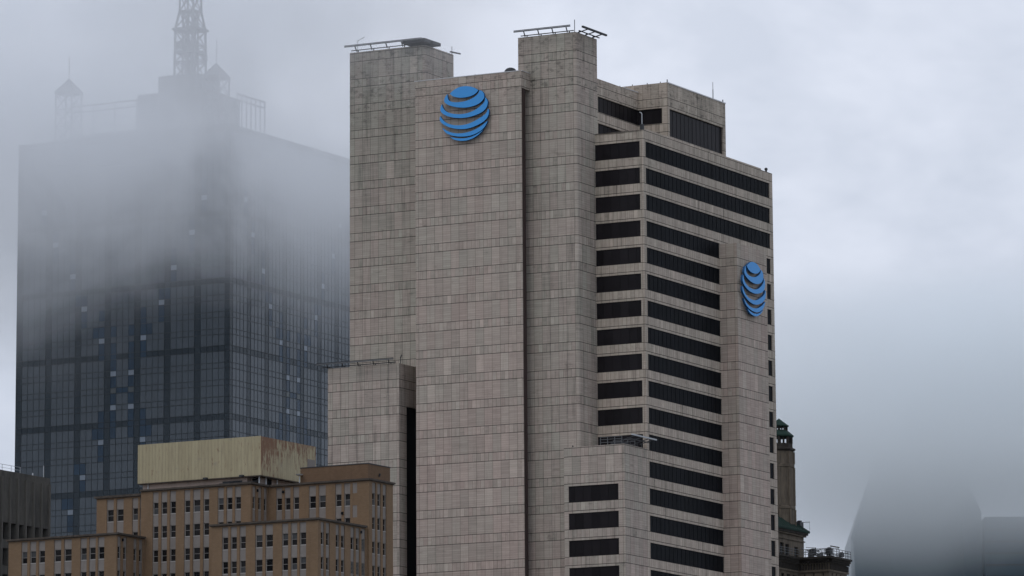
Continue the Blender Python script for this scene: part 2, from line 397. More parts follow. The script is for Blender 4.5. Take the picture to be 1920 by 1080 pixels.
# low blank box in front of it
mb = MB(['trav_b'])
mb.fac('b', -8.9, 37.84 + .4, 50.4, BOT, 115.02, (), .1, 0, 38.2, ZT)
mb.fac('a', 37.84, -8.5, -1.27, BOT, 115.02, [(-6.5, -1.3, BOT, 108.6)], .5, 0, 0, ZT)
mb.fac('a', 37.84, -8.9, -8.5, BOT, 115.02, (), .1, 0, .2, ZT)
mb.fac('b', -8.9, 37.84, 38.24, BOT, 115.02, (), .1, 0, .2, ZT)
mb.box(-8.9, -1.27, 37.84, 50.4, BOT, 115.02, 0, UO, ZT, skip='abd')
mb.build('low_box', tower)
mb = MB(['bronze_r']); mb.fac('a', 38.3, -6.5, -1.3, BOT, 108.6, zo=ZT); mb.build('slot_window', tower)
# blade with the second sign, on the right face
mb = MB(['trav'])
rblock(mb, 26.88, 37.85, -2.95, -.004, BOT, 135.35, .01, corners='')
mb.build('blade', tower)
# rooftop storeys
mb = MB(['trav_s'])
hn = [(3.45, 17.52, 153.66, 156.12, 'open'), (3.45, 17.52, 149.6, 151.9, 'open')]
mb.fac('a', 9.34, 1.2, 17.519, 149.2, 158.88, hn, .3, 0, .2, ZT)
mb.box(1.2, 17.5, 9.34, 30.0, 149.2, 158.88, 0, UO, ZT, skip='aBd')
mb.build('notch_storey', tower)
mb = MB(['flash']); mb.box(12.5, 17.45, 9.28, 9.42, 158.89, 159.02); mb.build('coping', tower)
ribbon('a', 9.62, 3.45, 17.80, 153.66, 156.12, 'bronze', 1.416, .2); ribbon('a', 9.62, 3.45, 17.80, 149.6, 151.9, 'bronze', 1.416, .2)
mb = MB(['trav_s'])
mb.fac('b', 17.52, 4.19, 30, 149.2, 160.12, [(5.2, 9.62, 153.66, 156.12, 'open')], .3, 0, 0, ZT)
mb.fac('a', 4.19, 17.52, 38.55, 149.2, 160.12, [(18.2, 37.7, 151.6, 156.0)], .3, 0, 0, ZT)
mb.box(17.52, 38.55, 4.19, 30, 149.2, 160.12, 0, UO, ZT, skip='abd')
mb.build('penthouse', tower)
ribbon('b', 17.82, 5.2, 9.60, 153.66, 156.12); ribbon('a', 4.49, 18.2, 37.7, 151.6, 156.0, 'bronze', 1.416)
mb = MB(['flash', 'steel_d'])
mb.box(17.48, 38.6, 4.10, 4.18, 160.0, 160.17)
for b in (17.7, 37.9): mb.bar((b, 4.3, 160.1), (b, 4.3, 160.6), .12, 1)
for a in (5.5, 7.8, 10.4, 12.6): mb.bar((17.7, a, 160.1), (17.7, a, 160.35), .1, 1)
mb.build('coping', tower)

# ------------------------------------------------------------------ globe signs
S = 7.715
STR = [
 [(290,280),(330,240),(390,200),(450,180),(520,172),(590,180),(650,200),(702,236),(680,270),(630,305),(570,328),(500,340),(430,342),(370,332),(320,312)],
 [(255,285),(222,325),(205,372),(210,402),(235,427),(290,454),(370,476),(460,486),(540,484),(640,463),(720,426),(770,378),(789,335),(785,290),(765,258),(735,238),(716,240),(703,285),(650,332),(580,370),(500,395),(420,406),(350,405),(300,395),(270,372),(258,335)],
 [(176,430),(155,470),(148,520),(172,560),(230,597),(310,623),(400,636),(500,634),(600,616),(700,583),(770,545),(820,490),(838,430),(836,390),(820,360),(796,338),(799,395),(760,442),(700,490),(640,530),(560,562),(480,578),(400,580),(320,570),(250,548),(208,515),(184,475)],
 [(150,603),(139,640),(148,682),(190,722),(250,757),(330,784),(430,798),(520,794),(620,771),(720,726),(790,681),(838,625),(855,560),(852,520),(838,508),(822,560),(780,602),(700,652),(620,695),(540,725),(460,740),(380,742),(300,728),(230,700),(180,655),(158,618)],
 [(180,775),(200,815),(240,856),(300,883),(380,901),(460,906),(560,899),(650,872),(730,828),(790,772),(822,715),(834,678),(790,716),(730,762),(660,802),(580,835),(500,852),(420,860),(340,852),(270,830),(215,800)],
 [(285,900),(335,943),(400,962),(470,968),(550,959),(620,932),(690,890),(745,838),(765,812),(700,862),(620,902),(540,925),(460,932),(380,925),(320,914)]]
# sign drawn in wall metres (u to the viewer's right, v up), circle radius 4.35
def sign_shape():
    out = []
    for st in STR:
        pts = []
        for x, y in st:
            px, py = x/S + 810, y/S + 140
            u = (px - 874.4) * (8.68/93.0); v = (214.3 - py) * (8.69/104.2)
            v += -.085 * (px - 874.4) * (8.69/104.2) * -1 * -1     # level the stripes (the wall runs away to the left)
            pts.append((u, v))
        for _ in range(1):          # soften the polygon corners (not the tips)
            n = len(pts); q = []
            for i in range(n):
                p0, p1, p2 = Vector(pts[i-1]), Vector(pts[i]), Vector(pts[(i+1) % n])
                if (p1-p0).length > 1e-6 and (p2-p1).length > 1e-6 and (p1-p0).angle(p2-p1) < .9:
                    q += [tuple(p1*.75 + p0*.25), tuple(p1*.75 + p2*.25)]
                else: q.append(pts[i])
            pts = q
        out.append(pts)
    return out
SHAPES = sign_shape()
def globe_sign(pos, normal_plane, th, label):
    r = root('globe_sign', *pos[:2], th, label, 'sign', 'blue globe signs on the tower walls', z=pos[2])
    for pts in SHAPES:
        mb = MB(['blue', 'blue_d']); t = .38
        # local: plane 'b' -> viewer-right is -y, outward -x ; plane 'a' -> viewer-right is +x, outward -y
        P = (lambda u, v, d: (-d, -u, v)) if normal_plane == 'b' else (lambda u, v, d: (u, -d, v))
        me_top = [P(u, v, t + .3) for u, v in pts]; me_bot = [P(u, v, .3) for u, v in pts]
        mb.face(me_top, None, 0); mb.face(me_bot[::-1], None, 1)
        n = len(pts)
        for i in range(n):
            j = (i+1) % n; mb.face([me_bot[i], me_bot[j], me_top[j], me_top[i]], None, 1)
        cx = sum(p[0] for p in pts)/n; vs = sorted(p[1] for p in pts)
        # stand-off brackets
        low = min(pts, key=lambda p: p[1])
        for uu in (-.9, 0, .9):
            mb.bar(P(low[0] + uu, low[1] + .3, 0), P(low[0] + uu, low[1] + .3, .31), .12, 1)
        o = mb.build('stripe', r)
        bm_fix(o)
    return r
def bm_fix(o):
    import bmesh
    b = bmesh.new(); b.from_mesh(o.data); bmesh.ops.remove_doubles(b, verts=b.verts, dist=1e-5)
    bmesh.ops.triangulate(b, faces=[f for f in b.faces if len(f.verts) > 4]); bmesh.ops.recalc_face_normals(b, faces=b.faces)
    b.to_mesh(o.data); b.free()
globe_sign(frame_point(TF, -8.91, 25.87, 152.8), 'b', TF[2], 'big blue striped globe sign on the upper left wall of the stone tower')
globe_sign(frame_point(TF, 31.65, -2.955, 128.56), 'a', TF[2], 'narrow looking blue striped globe sign on the right hand blade, seen at a slant')

# ------------------------------------------------------------------ roof steelwork and small roof things on the tower
def rail_frame(label, build):
    r = root('roof_rail_frame', *TF, label, 'roof rail', 'steel rail frames on the tower roofs')
    mb = MB(['steel', 'steel_d', 'galv']); build(mb); mb.build('rail', r); return r
def ladderB(mb, xo, xi, y0, y1, zo_, zi, n, w=.16, zr=None):
    mb.bar((xo, y0, zo_), (xo, y1, zo_), w, 0); mb.bar((xo, y0, zo_ + .18), (xo, y1, zo_ + .18), w*.6, 1)
    mb.bar((xi, y0 + .3, zi), (xi, y1 - .3, zi), w*.8, 1)
    for i in range(n):
        y = y0 + (y1 - y0)*(i + .5)/n
        mb.bar((xo, y - .5, zo_ - .05), (xi + .6, y + .5, zi), w*.9, 1); mb.bar((xi + .3, y, zi - .5), (xi + .3, y, zi + .1), w*.8, 1)
def f1(mb):
    ladderB(mb, -7.4, -5.6, 8.5, 18.3, 165.25, 164.9, 4)
    mb.bar((-6.6, 6.8, 165.15), (1.6, 6.8, 165.15), .28, 1); mb.bar((-5.6, 7.9, 164.8), (1.3, 7.9, 164.8), .14, 1)
    for b in (-4.6, -2.2, .2): mb.bar((b, 6.8, 165.1), (b, 8.6, 164.7), .14, 1); mb.bar((b, 8.4, 164.6), (b, 8.4, 165), .12, 1)
    mb.bar((-5.5, 8.7, 164.6), (-5.5, 8.7, 166.6), .08, 1)
rail_frame('steel rail frame around the top of the stair tower right of the big globe sign', f1)
def f2(mb):
    ladderB(mb, -2.8, -1.1, 37.0, 50.9, 166.8, 166.45, 5)
    mb.box(-2.6, .2, 36.6, 40.6, 166.35, 166.95, 1); mb.box(-.5, 2.0, 36.2, 38.4, 166.3, 166.8, 1)
    mb.bar((6.6, 37.0, 166.3), (9.4, 36.7, 166.4), .2, 1); mb.bar((7.9, 37.4, 166.1), (7.9, 37.4, 167.4), .07, 1)
    mb.bar((-.9, 49.6, 166.1), (-.9, 49.6, 168.0), .07, 2); mb.bar((-.9, 49.6, 168.0), (-.9, 48.3, 168.5), .09, 2)
rail_frame('steel rail frame on the highest stair tower at the tower\'s left end', f2)
def f3(mb):
    ladderB(mb, -10.4, -9.0, 38.0, 51.6, 115.5, 115.2, 5)
    mb.bar((-8.3, 37.9, 115.0), (-8.3, 37.9, 115.9), .08, 1); mb.bar((-8.3, 37.9, 115.9), (-8.6, 37.5, 116.3), .12, 1)
rail_frame('long steel rail frame on the low box beside the tan brick building', f3)
def f4(mb):
    mb.bar((-7.8, -1.5, 101.7), (.5, -1.5, 101.7), .2, 2); mb.bar((-7.2, -.4, 101.3), (.1, -.4, 101.3), .12, 1)
    for b in (-6.5, -4.2, -1.9, -.3): mb.bar((b, -1.5, 101.65), (b, .9, 101.1), .12, 1); mb.bar((b, .6, 100.4), (b, .6, 101.2), .1, 1)
    for a in (.8, 2.0, 3.2, 4.4): mb.bar((-6.6, a, 100.4), (-6.6, a, 101.7), .08, 0); mb.bar((-2.2, a, 100.4), (-2.2, a, 101.6), .08, 0)
    for z in (100.9, 101.35, 101.7): mb.bar((-6.6, .8, z), (-6.6, 4.5, z), .07, 0); mb.bar((-2.2, .8, z), (-2.2, 4.5, z), .07, 0)
    mb.box(-5.2, -3.2, 1.4, 3.4, 100.42, 101.1, 1)
rail_frame('small steel gantry on the low wing under the tower\'s left ribbon windows', f4)

def tower_pole(name, b, a, z0, z1, w, label, cat, bend=False):
    mb = MB(['galv', 'steel_d'])
    if bend:
        mb.box(b - .25, b + .25, a - .25, a + .25, z0, z0 + .9, 1)
        mb.bar((b, a, z0 + .5), (b, a, z1 - .3), w, 0); mb.bar((b, a, z1 - .32), (b, a + .18, z1 - .06), w, 0); mb.bar((b, a + .15, z1 - .06), (b, a + .42, z1 - .02), w, 0)
    else:
        mb.bar((b, a, z0), (b, a, z0 + (z1-z0)*.6), w, 0); mb.bar((b, a, z0 + (z1-z0)*.6), (b, a, z1), w*.6, 0)
        mb.box(b - .2, b + .2, a - .2, a + .2, z0, z0 + .15, 1)
    o = mb.build(name); x, y, th = TF; o.location = (x, y, 0); o.rotation_euler = (0, 0, R(th)); o['label'] = label; o['category'] = cat; return o
tower_pole('davit_pole', .75, .42, 149.55, 152.4, .10, 'white curved davit pole on the corner of the office block roof', 'pole', True)
tower_pole('roof_antenna', 34.9, 4.6, 160.12, 163.0, .14, 'thin whip antenna on the penthouse roof', 'antenna')
def dome(b, a, r, z, label):
    mb = MB(['steel_d'])
    mb.rings([(r, z), (r, z + r*.25), (r*.9, z + r*.55), (r*.65, z + r*.82), (r*.3, z + r*.96), (.02, z + r)], b, a, 16)
    mb.bar((b, a, z + .1), (b, a - r - .5, z + .12), .22)
    o = mb.build('roof_vent'); o.location = (TF[0], TF[1], 0); o.rotation_euler = (0, 0, R(TF[2])); o['label'] = label; o['category'] = 'roof vent'
dome(-7.3, 18.95, 1.0, 158.75, 'dark domed roof vent at the right end of the slab top')
dome(-7.0, 25.2, .55, 158.75, 'small dark roof vent on the slab above the big globe sign')
mb = MB(['steel_d']); mb.rings([(.16, 149.5), (.16, 150.0), (.27, 150.02), (.25, 150.3), (.05, 150.42)], 45.8, .55, 10)
o = mb.build('roof_vent'); o.location = (TF[0], TF[1], 0); o.rotation_euler = (0, 0, R(TF[2])); o['label'] = 'tiny black capped vent pipe on the right end of the office block parapet'; o['category'] = 'roof vent'
mb = MB(['steel_d']); mb.rings([(.1, 100.42), (.1, 100.7), (.02, 100.8)], -6.6, 9.1, 8)
o = mb.build('roof_vent'); o.location = (TF[0], TF[1], 0); o.rotation_euler = (0, 0, R(TF[2])); o['label'] = 'small black roof light on the left end of the low wing'; o['category'] = 'roof vent'

# ================================================================== tan brick building
BF = (-37.086, 765.0, 61.0)
brick = root('brick_building', *BF, 'tan brick office building with stepped wings and pale spandrel strips', 'building')
bi, am, aw, bw, aw2, bw2 = 4.77, -16.41, -16.05, -8.42, 17.39, -7.42
TOPH, TOPL = 88.43, 81.79            # cornice levels of the high and the low wings
FB = 3.36
HIGHROW = 86.68; LOWROW = 80.10      # heads of the first window row
wcount = [0]; overflow = MB(['sash', 'wglass', 'wglass_b', 'blind', 'louver', 'void'])
def window(pl, c, u0, u1, z0, z1, kind):
    w = overflow if wcount[0] >= 98 else MB(['sash', 'wglass', 'wglass_b', 'blind', 'louver', 'void'])
    gm = 2 if (pl == 'a' or random.random() < .22) else 1  # right faces always take the darker glass tone, left faces at random
    P = (lambda ua, ub, d0, d1, za, zb, mi: w.box(c + d0, c + d1, ua, ub, za, zb, mi)) if pl == 'b' else (lambda ua, ub, d0, d1, za, zb, mi: w.box(ua, ub, c + d0, c + d1, za, zb, mi))
    zm = (z0 + z1)/2
    if kind == 'louver':
        P(u0, u1, .05, .09, z0, z1, 5)
        n = 9
        for i in range(n):
            z = z0 + (z1-z0)*(i + .5)/n; P(u0, u1, -.03, .03, z - .045, z + .04, 4)
    else:
        w.fac(pl, c + .05, u0, u1, z0, z1, mi=gm)
        P(u0, u0 + .04, 0, .045, z0, z1, 0); P(u1 - .04, u1, 0, .045, z0, z1, 0)
        P(u0 + .04, u1 - .04, 0, .045, z0, z0 + .05, 0); P(u0 + .04, u1 - .04, 0, .045, z1 - .03, z1, 0)
        P(u0 + .04, u1 - .04, -.01, .045, zm - .02, zm + .02, 0)
        P(u0 - .03, u1 + .03, -.14, -.002, z0 - .09, z0, 0)
        if kind == 'blind': P(u0 + .06, u1 - .06, .02, .044, z0 + .08, zm - .03, 3)
        elif kind == 'topblind': P(u0 + .06, u1 - .06, .02, .044, zm + .03, z1 - .05, 3)
    wcount[0] += 1
    if w is not overflow: w.build('window', brick)

def wing_face(pl, c, u0, u1, z0, z1, cols, row0, nrows, louv=(), mb=None, blank=(), skiprows=()):
    """brick face with recessed pale strips and windows"""
    strips = [(min(a, b) - .07, max(a, b) + .07, z0, z1 - .28) for a, b in cols] + [(min(a, b), max(a, b), z0, z1 - .28) for a, b in blank]
    mb.fac(pl, c, u0, u1, z0, z1, strips, .14, 0)
    for a, b in cols:
        a, b = min(a, b), max(a, b)
        hs = [(a, b, row0 - FB*r - 1.68, row0 - FB*r) for r in range(nrows)]
        s = MB(['span']); s.fac(pl, c + .13, a - .07, b + .07, z0, z1 - .28, hs, .12, 0); s.build('spandrel_strip', brick)
    for a, b in blank:
        a, b = min(a, b), max(a, b); s = MB(['span', 'brick'])
        s.fac(pl, c + .06, a, b, z0, z1 - .28, [(a - 1, b + 1, row0 - FB*r - 1.68, row0 - FB*r) for r in range(nrows)], .0, 0)
        for r in range(nrows): s.fac(pl, c + .02, a, b, row0 - FB*r - 1.68, row0 - FB*r, mi=1)
        s.build('spandrel_strip', brick)
    jobs.append((pl, c + .24, cols, row0, nrows, louv, skiprows))
jobs = []
def cornice(pts, z, h=.20, out=.28, name='cornice'):
    mb = MB(['cornice'])
    for x0, x1, y0, y1 in pts: mb.box(x0, x1, y0, y1, z - .04, z + h); mb.box(x0 + .14, x1 - .14, y0 + .14, y1 - .14, z - .14, z - .04)
    mb.build(name, brick)
# high main wing (left face b=0, right face a=0)
mb = MB(['brick'])
M1L = [(16.17,15.35),(14.75,13.89),(13.3,12.44),(10.91,10.06),(9.46,8.38),(7.75,6.9),(5.36,4.51),(3.92,3.08),(2.54,1.65)]
wing_face('b', 0, 0, 18.2, 0, TOPH, M1L, HIGHROW, 6, mb=mb)
wing_face('a', 0, 0, bi, 0, TOPH, [(.62,1.33),(2.12,2.88),(3.63,4.36)], HIGHROW, 3, mb=mb)
mb.box(0, 24, 0, 18.2, 0, TOPH, 0, skip='abBd'); mb.build('main_wing', brick)
# east part continuing right
mb = MB(['brick'])
M2L = [(-1.31,-2.15),(-2.72,-3.54),(-4.11,-4.95),(-6.69,-7.7),(-8.29,-9.3),(-10.99,-11.86),(-12.41,-13.27)]
wing_face('b', bi, am, 0, 0, TOPH, M2L, HIGHROW, 2, mb=mb, blank=[(-13.73, -14.47)])
wing_face('a', am, bi, 11.34, 0, TOPH, [(5.7,6.54),(7.13,7.97),(8.63,9.47)], HIGHROW, 6, mb=mb)
mb.box(bi, 11.34, am, 0, 0, TOPH, 0, skip='abd'); mb.build('right_wing', brick)
# low front wing
mb = MB(['brick'])
W1L = [(-.65,-1.52),(-2.06,-2.93),(-3.52,-4.38),(-6.04,-7.09),(-7.68,-8.77),(-10.35,-11.21),(-11.79,-12.67),(-13.18,-14.1)]
wing_face('b', bw, aw, 1.1, 0, TOPL, W1L, LOWROW, 4, mb=mb)
W1R = [(-7.55,-6.78),(-6.17,-5.32),(-3.58,-2.73),(-2.15,-1.25),(.42,1.28),(1.87,2.73),(3.36,4.3)]
wing_face('a', aw, bw, bi, 0, TOPL, W1R, LOWROW, 4, louv=((0, 6), (1, 4), (1, 5), (1, 6), (2, 4), (2, 5), (2, 6)), mb=mb)
mb.box(bw, bi - .002, aw, 1.1, 0, TOPL, 0, skip='abd'); mb.build('front_wing', brick)
# low left wing
mb = MB(['brick'])
W2L = [(33.35,32.48),(31.91,30.99),(30.43,29.48),(27.82,26.76),(26.14,24.99),(23.4,22.47),(21.94,20.97),(20.47,19.52)]
wing_face('b', bw2, aw2, 35.61, 0, TOPL - .08, W2L, LOWROW - .05, 3, mb=mb)
wing_face('a', aw2, bw2, -.002, 0, TOPL - .08, [(-7.09,-6.34),(-5.64,-4.86),(-2.99,-2.26),(-1.56,-.8)], LOWROW - .05, 3, mb=mb)
mb.box(bw2, .7, aw2 + .002, 35.61, 0, TOPL - .08, 0, skip='abd'); mb.build('left_wing', brick)
# step between left wing and main wing
mb = MB(['brick'])
wing_face('b', .8, 18.202, 26.21, 0, 87.95, [(24.44,23.39),(22.78,21.72),(20.12,19.3),(18.85,18.45)], 86.2, 2, mb=mb)
mb.box(.8, 20, 18.202, 26.21, 0, 87.95, 0, skip='bd'); mb.build('step_wing', brick)
for pl, c, u, z in (('a', 0, 1.72, 87.6), ('b', bi, -2.45, 87.55), ('a', aw2, -5.98, 81.0), ('a', aw, 3.1, 81.0), ('b', bi, -12.1, 84.0)):
    mb = MB(['void'])
    if pl == 'a': mb.box(u - .14, u + .14, c - .16, c - .002, z - .18, z + .18)
    else: mb.box(c - .16, c - .002, u - .16, u + .16, z - .18, z + .18)
    mb.build('rain_head', brick)
# windows, nearest faces first
for pl, c, cols, row0, nrows, louv, sk in sorted(jobs, key=lambda j: j[1] if j[0] == 'b' else j[1]):
    for r in range(nrows):
        for i, (a, b) in enumerate(cols):
            a, b = min(a, b), max(a, b)
            z1 = row0 - FB*r
            if z1 < 69.5: continue
            if pl == 'b' and abs(c - .24) < .01 and r >= 2 and a < 2: continue     # behind the front wing
            if pl == 'b' and c > 4 and r >= 1 and a > -10: continue
            kind = 'louver' if (r, i) in louv else random.choice(['plain', 'plain', 'plain', 'plain', 'plain', 'blind', 'plain', 'topblind', 'plain'])
            window(pl, c, a, b, z1 - 1.68, z1, kind)
if overflow.f: overflow.build('window_rest', brick, kind='stuff')
o_ = .3
cornice([(-o_, .25, -o_, 18.25)], TOPH); cornice([(.26, bi - .02, -o_, .25)], TOPH)
cornice([(bi - o_, bi + .2, am - o_, -o_ - .01), (bi + .21, 11.34 + .25, am - o_, am + .2)], TOPH)
cornice([(bw - o_, bw + .2, aw - o_, 1.1 + .3), (bw + .21, bi - .32, aw - o_, aw + .2)], TOPL)
cornice([(bw2 - o_, bw2 + .2, aw2 - o_, 35.61 + .3), (bw2 + .21, -.32, aw2 - o_, aw2 + .2)], TOPL - .08)
cornice([(.8 - o_, 1.0, 18.3, 26.21 + .25)], 87.95, .25)
# brown brick penthouse
mb = MB(['brick_p', 'steel_d'])
mb.box(bi + .42, 11.28, am + .42, -5.0, TOPH + .3, 90.72, 0); mb.box(bi + .36, 11.34, am + .36, -4.94, 90.72, 90.84, 1)
mb.bar((bi + .4 + 3.0, am + .38, 89.2), (bi + .4 + 3.0, am + .2, 89.6), .18, 1)
mb.build('brick_penthouse', brick)
# cream metal enclosure over a pinkish wall
mb = MB(['ribbed', 'cornice'])
cb, ca, cl, cr = 2.0, -.42, 20.1, 16.9
mb.fac('b', cb, ca, cl, 89.8, 95.3, (), .1, 0, 0, 0); mb.fac('a', ca, cb, cr, 89.8, 95.25, (), .1, 0, 0, 0)
nf = len(mb.f) - 1
mb.uv[nf] = [(p[0] + 100.0, p[1]) for p in mb.uv[nf]]
mb.box(cb, cr, ca, cl, 89.8, 95.25, 0, skip='ab'); mb.box(cb + .02, cr - .02, ca + .02, cl - .02, 89.66, 89.8, 1)
mb.build('metal_enclosure', brick)
mb = MB(['pinkwall', 'void', 'steel_d', 'galv'])
mb.box(2.6, 16.0, 2.2, 19.6, TOPH, 89.7, 0); mb.box(3.6, 16.0, .5, 2.2, TOPH, 89.7, 0); mb.box(3.52, 3.6, .7, 1.9, TOPH + .2, 89.6, 1); mb.box(5.2, 6.3, .42, .5, TOPH + .2, 89.6, 1)
mb.box(2.5, 2.58, 3.0, 6.2, TOPH + .25, 89.3, 2); mb.box(2.42, 2.5, 3.3, 5.0, TOPH + .35, 89.15, 1)
for a in (.1, 18.6): mb.bar((2.45, a, TOPH), (2.45, a, 89.7), .14, 3)
for b in (4.4, 7.4): mb.bar((b, .2, TOPH), (b, .2, 89.7), .16, 3)
mb.bar((2.3, .2, 89.0), (2.3, 6.6, 89.0), .07, 2)
mb.build('enclosure_base', brick)
mb = MB(['steel_d', 'galv'])
for a, z in ((8.6, 89.75), (2.6, 89.75)): mb.box(1.55, 1.95, a - .3, a + .3, z - .06, z + .2, 0)
mb.build('floodlight', brick)
# white patch and red stain at the end of the enclosure
mb = MB(['span']); mb.box(14.6, 16.7, ca - .03, ca - .003, 90.9, 93.3); mb.build('patched_panel', brick, label='pale patched panel on the rusty enclosure side')
mb = MB(['galv']); mb.rings([(.04, 89.6), (.42, 89.7), (.55, 89.85)], 4.55, -5.2, 12, 0); mb.bar((4.6, -5.2, 88.5), (4.6, -5.2, 89.7), .1)
o = mb.build('satellite_dish'); o.location = (BF[0], BF[1], 0); o.rotation_euler = (0, 0, R(BF[2])); o['label'] = 'small satellite dish at the foot of the brown brick penthouse'; o['category'] = 'satellite dish'

# ================================================================== dark ribbed concrete building, far left
CF = (-74.94, 880.0, 62.0); ZC = 102.45
conc = root('concrete_building', *CF, 'dark weathered concrete building with vertical ribs at the left edge', 'building')
mb = MB(['conc'])
opn = []
xs = [(-13.75,-12.0),(-11.45,-9.75),(-9.2,-7.5),(-6.9,-5.15),(-4.6,-2.95),(-2.3,-.55),(-16.1,-14.3),(-18.4,-16.6),(-20.7,-18.9)]
for a, b in xs:
    for k in range(6): opn.append((a, b, 94.25 - 4.1*k - 2.7 - .0, 94.25 - 4.1*k))
mb.fac('a', 0, -30, 0, 0, ZC, opn, .9, 0, 0, 0)
mb.box(-30, 0, 0, 26, 0, ZC, 0, skip='ad'); mb.build('wall', conc)
mb = MB(['conc_rib'])
for x in [-.28 - 2.3*i for i in range(13)]: mb.box(x - .17, x + .17, -.25, -.004, 0, ZC - 1.0 - (.0 if x < -1 else 0))
mb.build('rib', conc)
for a, b in xs:
    for k in range(6):
        z1 = 94.25 - 4.1*k
        if z1 < 83 : continue
        m2 = MB(['void', 'wglass_b']); m2.fac('a', .88, a, b, z1 - 2.7, z1, mi=1); m2.box((a+b)/2 - .05, (a+b)/2 + .05, .8, .87, z1 - 2.7, z1, 0); m2.build('window', conc)
mb = MB(['galv']);
mb.bar((-30, .4, ZC + 1.0), (-8, .4, ZC + 1.0), .06); mb.bar((-30, .4, ZC + .5), (-8, .4, ZC + .5), .04)
for i in range(9): mb.bar((-29 + 2.6*i, .4, ZC), (-29 + 2.6*i, .4, ZC + 1.0), .06)
mb.build('roof_railing', conc)
mb = MB(['galv']); mb.bar((-1.0, .6, ZC), (-1.0, .6, ZC + 2.0), .09); mb.bar((-4.2, .6, ZC), (-4.2, .6, ZC + .5), .16)
mb.build('vent_pipe', conc)

# ================================================================== glass tower in the cloud
GF = (-62.414, 1190.0, 62.0); ZG = 216.0; GW = 55.5
glass = root('glass_tower', *GF, 'tall grey blue glass curtain wall tower fading into low cloud', 'skyscraper')
PW = 1.55; NP = 36
PAIR = {1:(16,19),3:(16,19),5:(14,21),7:(11,24),9:(9,26),11:(6,29),13:(4,31),-1:(14,21),-3:(11,24),-5:(9,26)}
ZR = 151.25                      # centre of a banded spandrel row; floors every 3.75
def cell_mat(i, n, sp):
    # n floor index (spandrel row n, vision row n is above it)
    if sp and n in PAIR and i in PAIR[n]: return 3
    if sp and n == 2 and i in (16, 19): return 4
    if (n in (2,)) and sp and i in (17, 18): return 2
    for m, (l, r) in PAIR.items():
        if i in (l, r) and ((not sp and n in (m, m - 1)) or (sp and n in (m - 1,) and n % 4)): return 2
        if m not in (1, 3) and i in (l - 1, r + 1) and not sp and n == m and m < 9: return 2
        if i in (l - 0,) and sp and n == m + 1 and m % 4 == 1: return 2
    if i in (16, 19) and -1 <= n <= 5 and (not sp or n in (0, 4)): return 2
    if i in (14, 21) and (n in (4, 5, 6, -2, -1, 0) and not sp or (sp and n in (4, 0))): return 2
    if sp and n % 4 == 0: return 1
    if i % 5 == 0: return 1
    return 0
for pl in ('b', 'a'):
    mb = MB(['rt_pane', 'rt_dark', 'rt_blue', 'rt_light', 'rt_dim', 'rt_mull'])
    u_ = [max(0, -.3 + i*PW) for i in range(NP + 1)]; u_[-1] = GW
    for n in range(-24, 17):
        for sp in (True, False):
            z0 = ZR + 3.75*n - .62 if sp else ZR + 3.75*n + .62
            z1 = z0 + (1.24 if sp else 2.51)
            z1 = min(z1, ZG - .6)
            if z1 <= z0: continue
            for i in range(NP):
                k = cell_mat(i, n, sp)
                mb.fac(pl, 0, u_[i], u_[i+1], z0, z1, mi=k)
    mb.fac(pl, 0, 0, GW, 0, ZR - 24*3.75 - .62, mi=1); mb.fac(pl, 0, 0, GW, ZG - .6, ZG, mi=1)
    for i in range(NP + 1):
        u = u_[i]; w = .045 if pl == 'b' else .06
        w2 = w*1.5 if i % 5 in (0, 1) else w
        if pl == 'b': mb.box(-.06, -.003, u - w2/2, u + w2/2, 60, ZG, 5)
        else: mb.box(u - w2/2, u + w2/2, -.06, -.003, 60, ZG, 5)
    for n in range(-24, 18):
        for dz in (-.62, .62):
            z = ZR + 3.75*n + dz
            if z > ZG: continue
            if pl == 'b': mb.box(-.075, -.004, 0, GW, z - .065, z + .065, 5)
            else: mb.box(0, GW, -.075, -.004, z - .065, z + .065, 5)
    mb.build('curtain_wall', glass)
mb = MB(['rt_dark']); mb.box(0, GW, 0, GW, 0, ZG, 0, skip='abd'); mb.build('rear_wall', glass)
mb = MB(['lattice'])
for s_, zt, z0 in ((18, 219.0, ZG),): mb.box(28.3-s_, 28.3+s_, 28.3-s_, 28.3+s_, z0, zt)
mb.build('roof_screen', glass)
mb = MB(['lattice'])
def roundbox(cx, cy, s, z0, z1, r=2.0):
    pts = []
    for (sx, sy, a0) in ((1,1,0),(-1,1,90),(-1,-1,180),(1,-1,270)):
        for t in range(5):
            an = R(a0 + 22.5*t); pts.append((cx + sx*(s-r) + r*math.cos(an), cy + sy*(s-r) + r*math.sin(an)))
    n = len(pts)
    for i in range(n):
        j = (i+1) % n; mb.face([(*pts[i], z0), (*pts[j], z0), (*pts[j], z1), (*pts[i], z1)])
    mb.face([(*p, z1) for p in pts])
roundbox(28.6, 28.3, 9.2, ZG, 228.8, 2.5); roundbox(28.6, 28.3, 5.4, 228.0, 233.4, 1.2)
mb.build('mechanical_penthouse', glass)
def lattice(mb, cx, cy, w0, w1, z0, z1, n, t=.18):
    for s in range(n):
        za, zb = z0 + (z1-z0)*s/n, z0 + (z1-z0)*(s+1)/n
        wa, wb = w0 + (w1-w0)*s/n, w0 + (w1-w0)*(s+1)/n
        ca = [(cx + i*wa/2, cy + j*wa/2, za) for i, j in ((-1,-1),(1,-1),(1,1),(-1,1))]
        cb = [(cx + i*wb/2, cy + j*wb/2, zb) for i, j in ((-1,-1),(1,-1),(1,1),(-1,1))]
        for k in range(4):
            l = (k+1) % 4
            mb.bar(ca[k], cb[k], t*1.5); mb.bar(ca[k], cb[l], t*.8); mb.bar(ca[l], cb[k], t*.8); mb.bar(cb[k], cb[l], t)
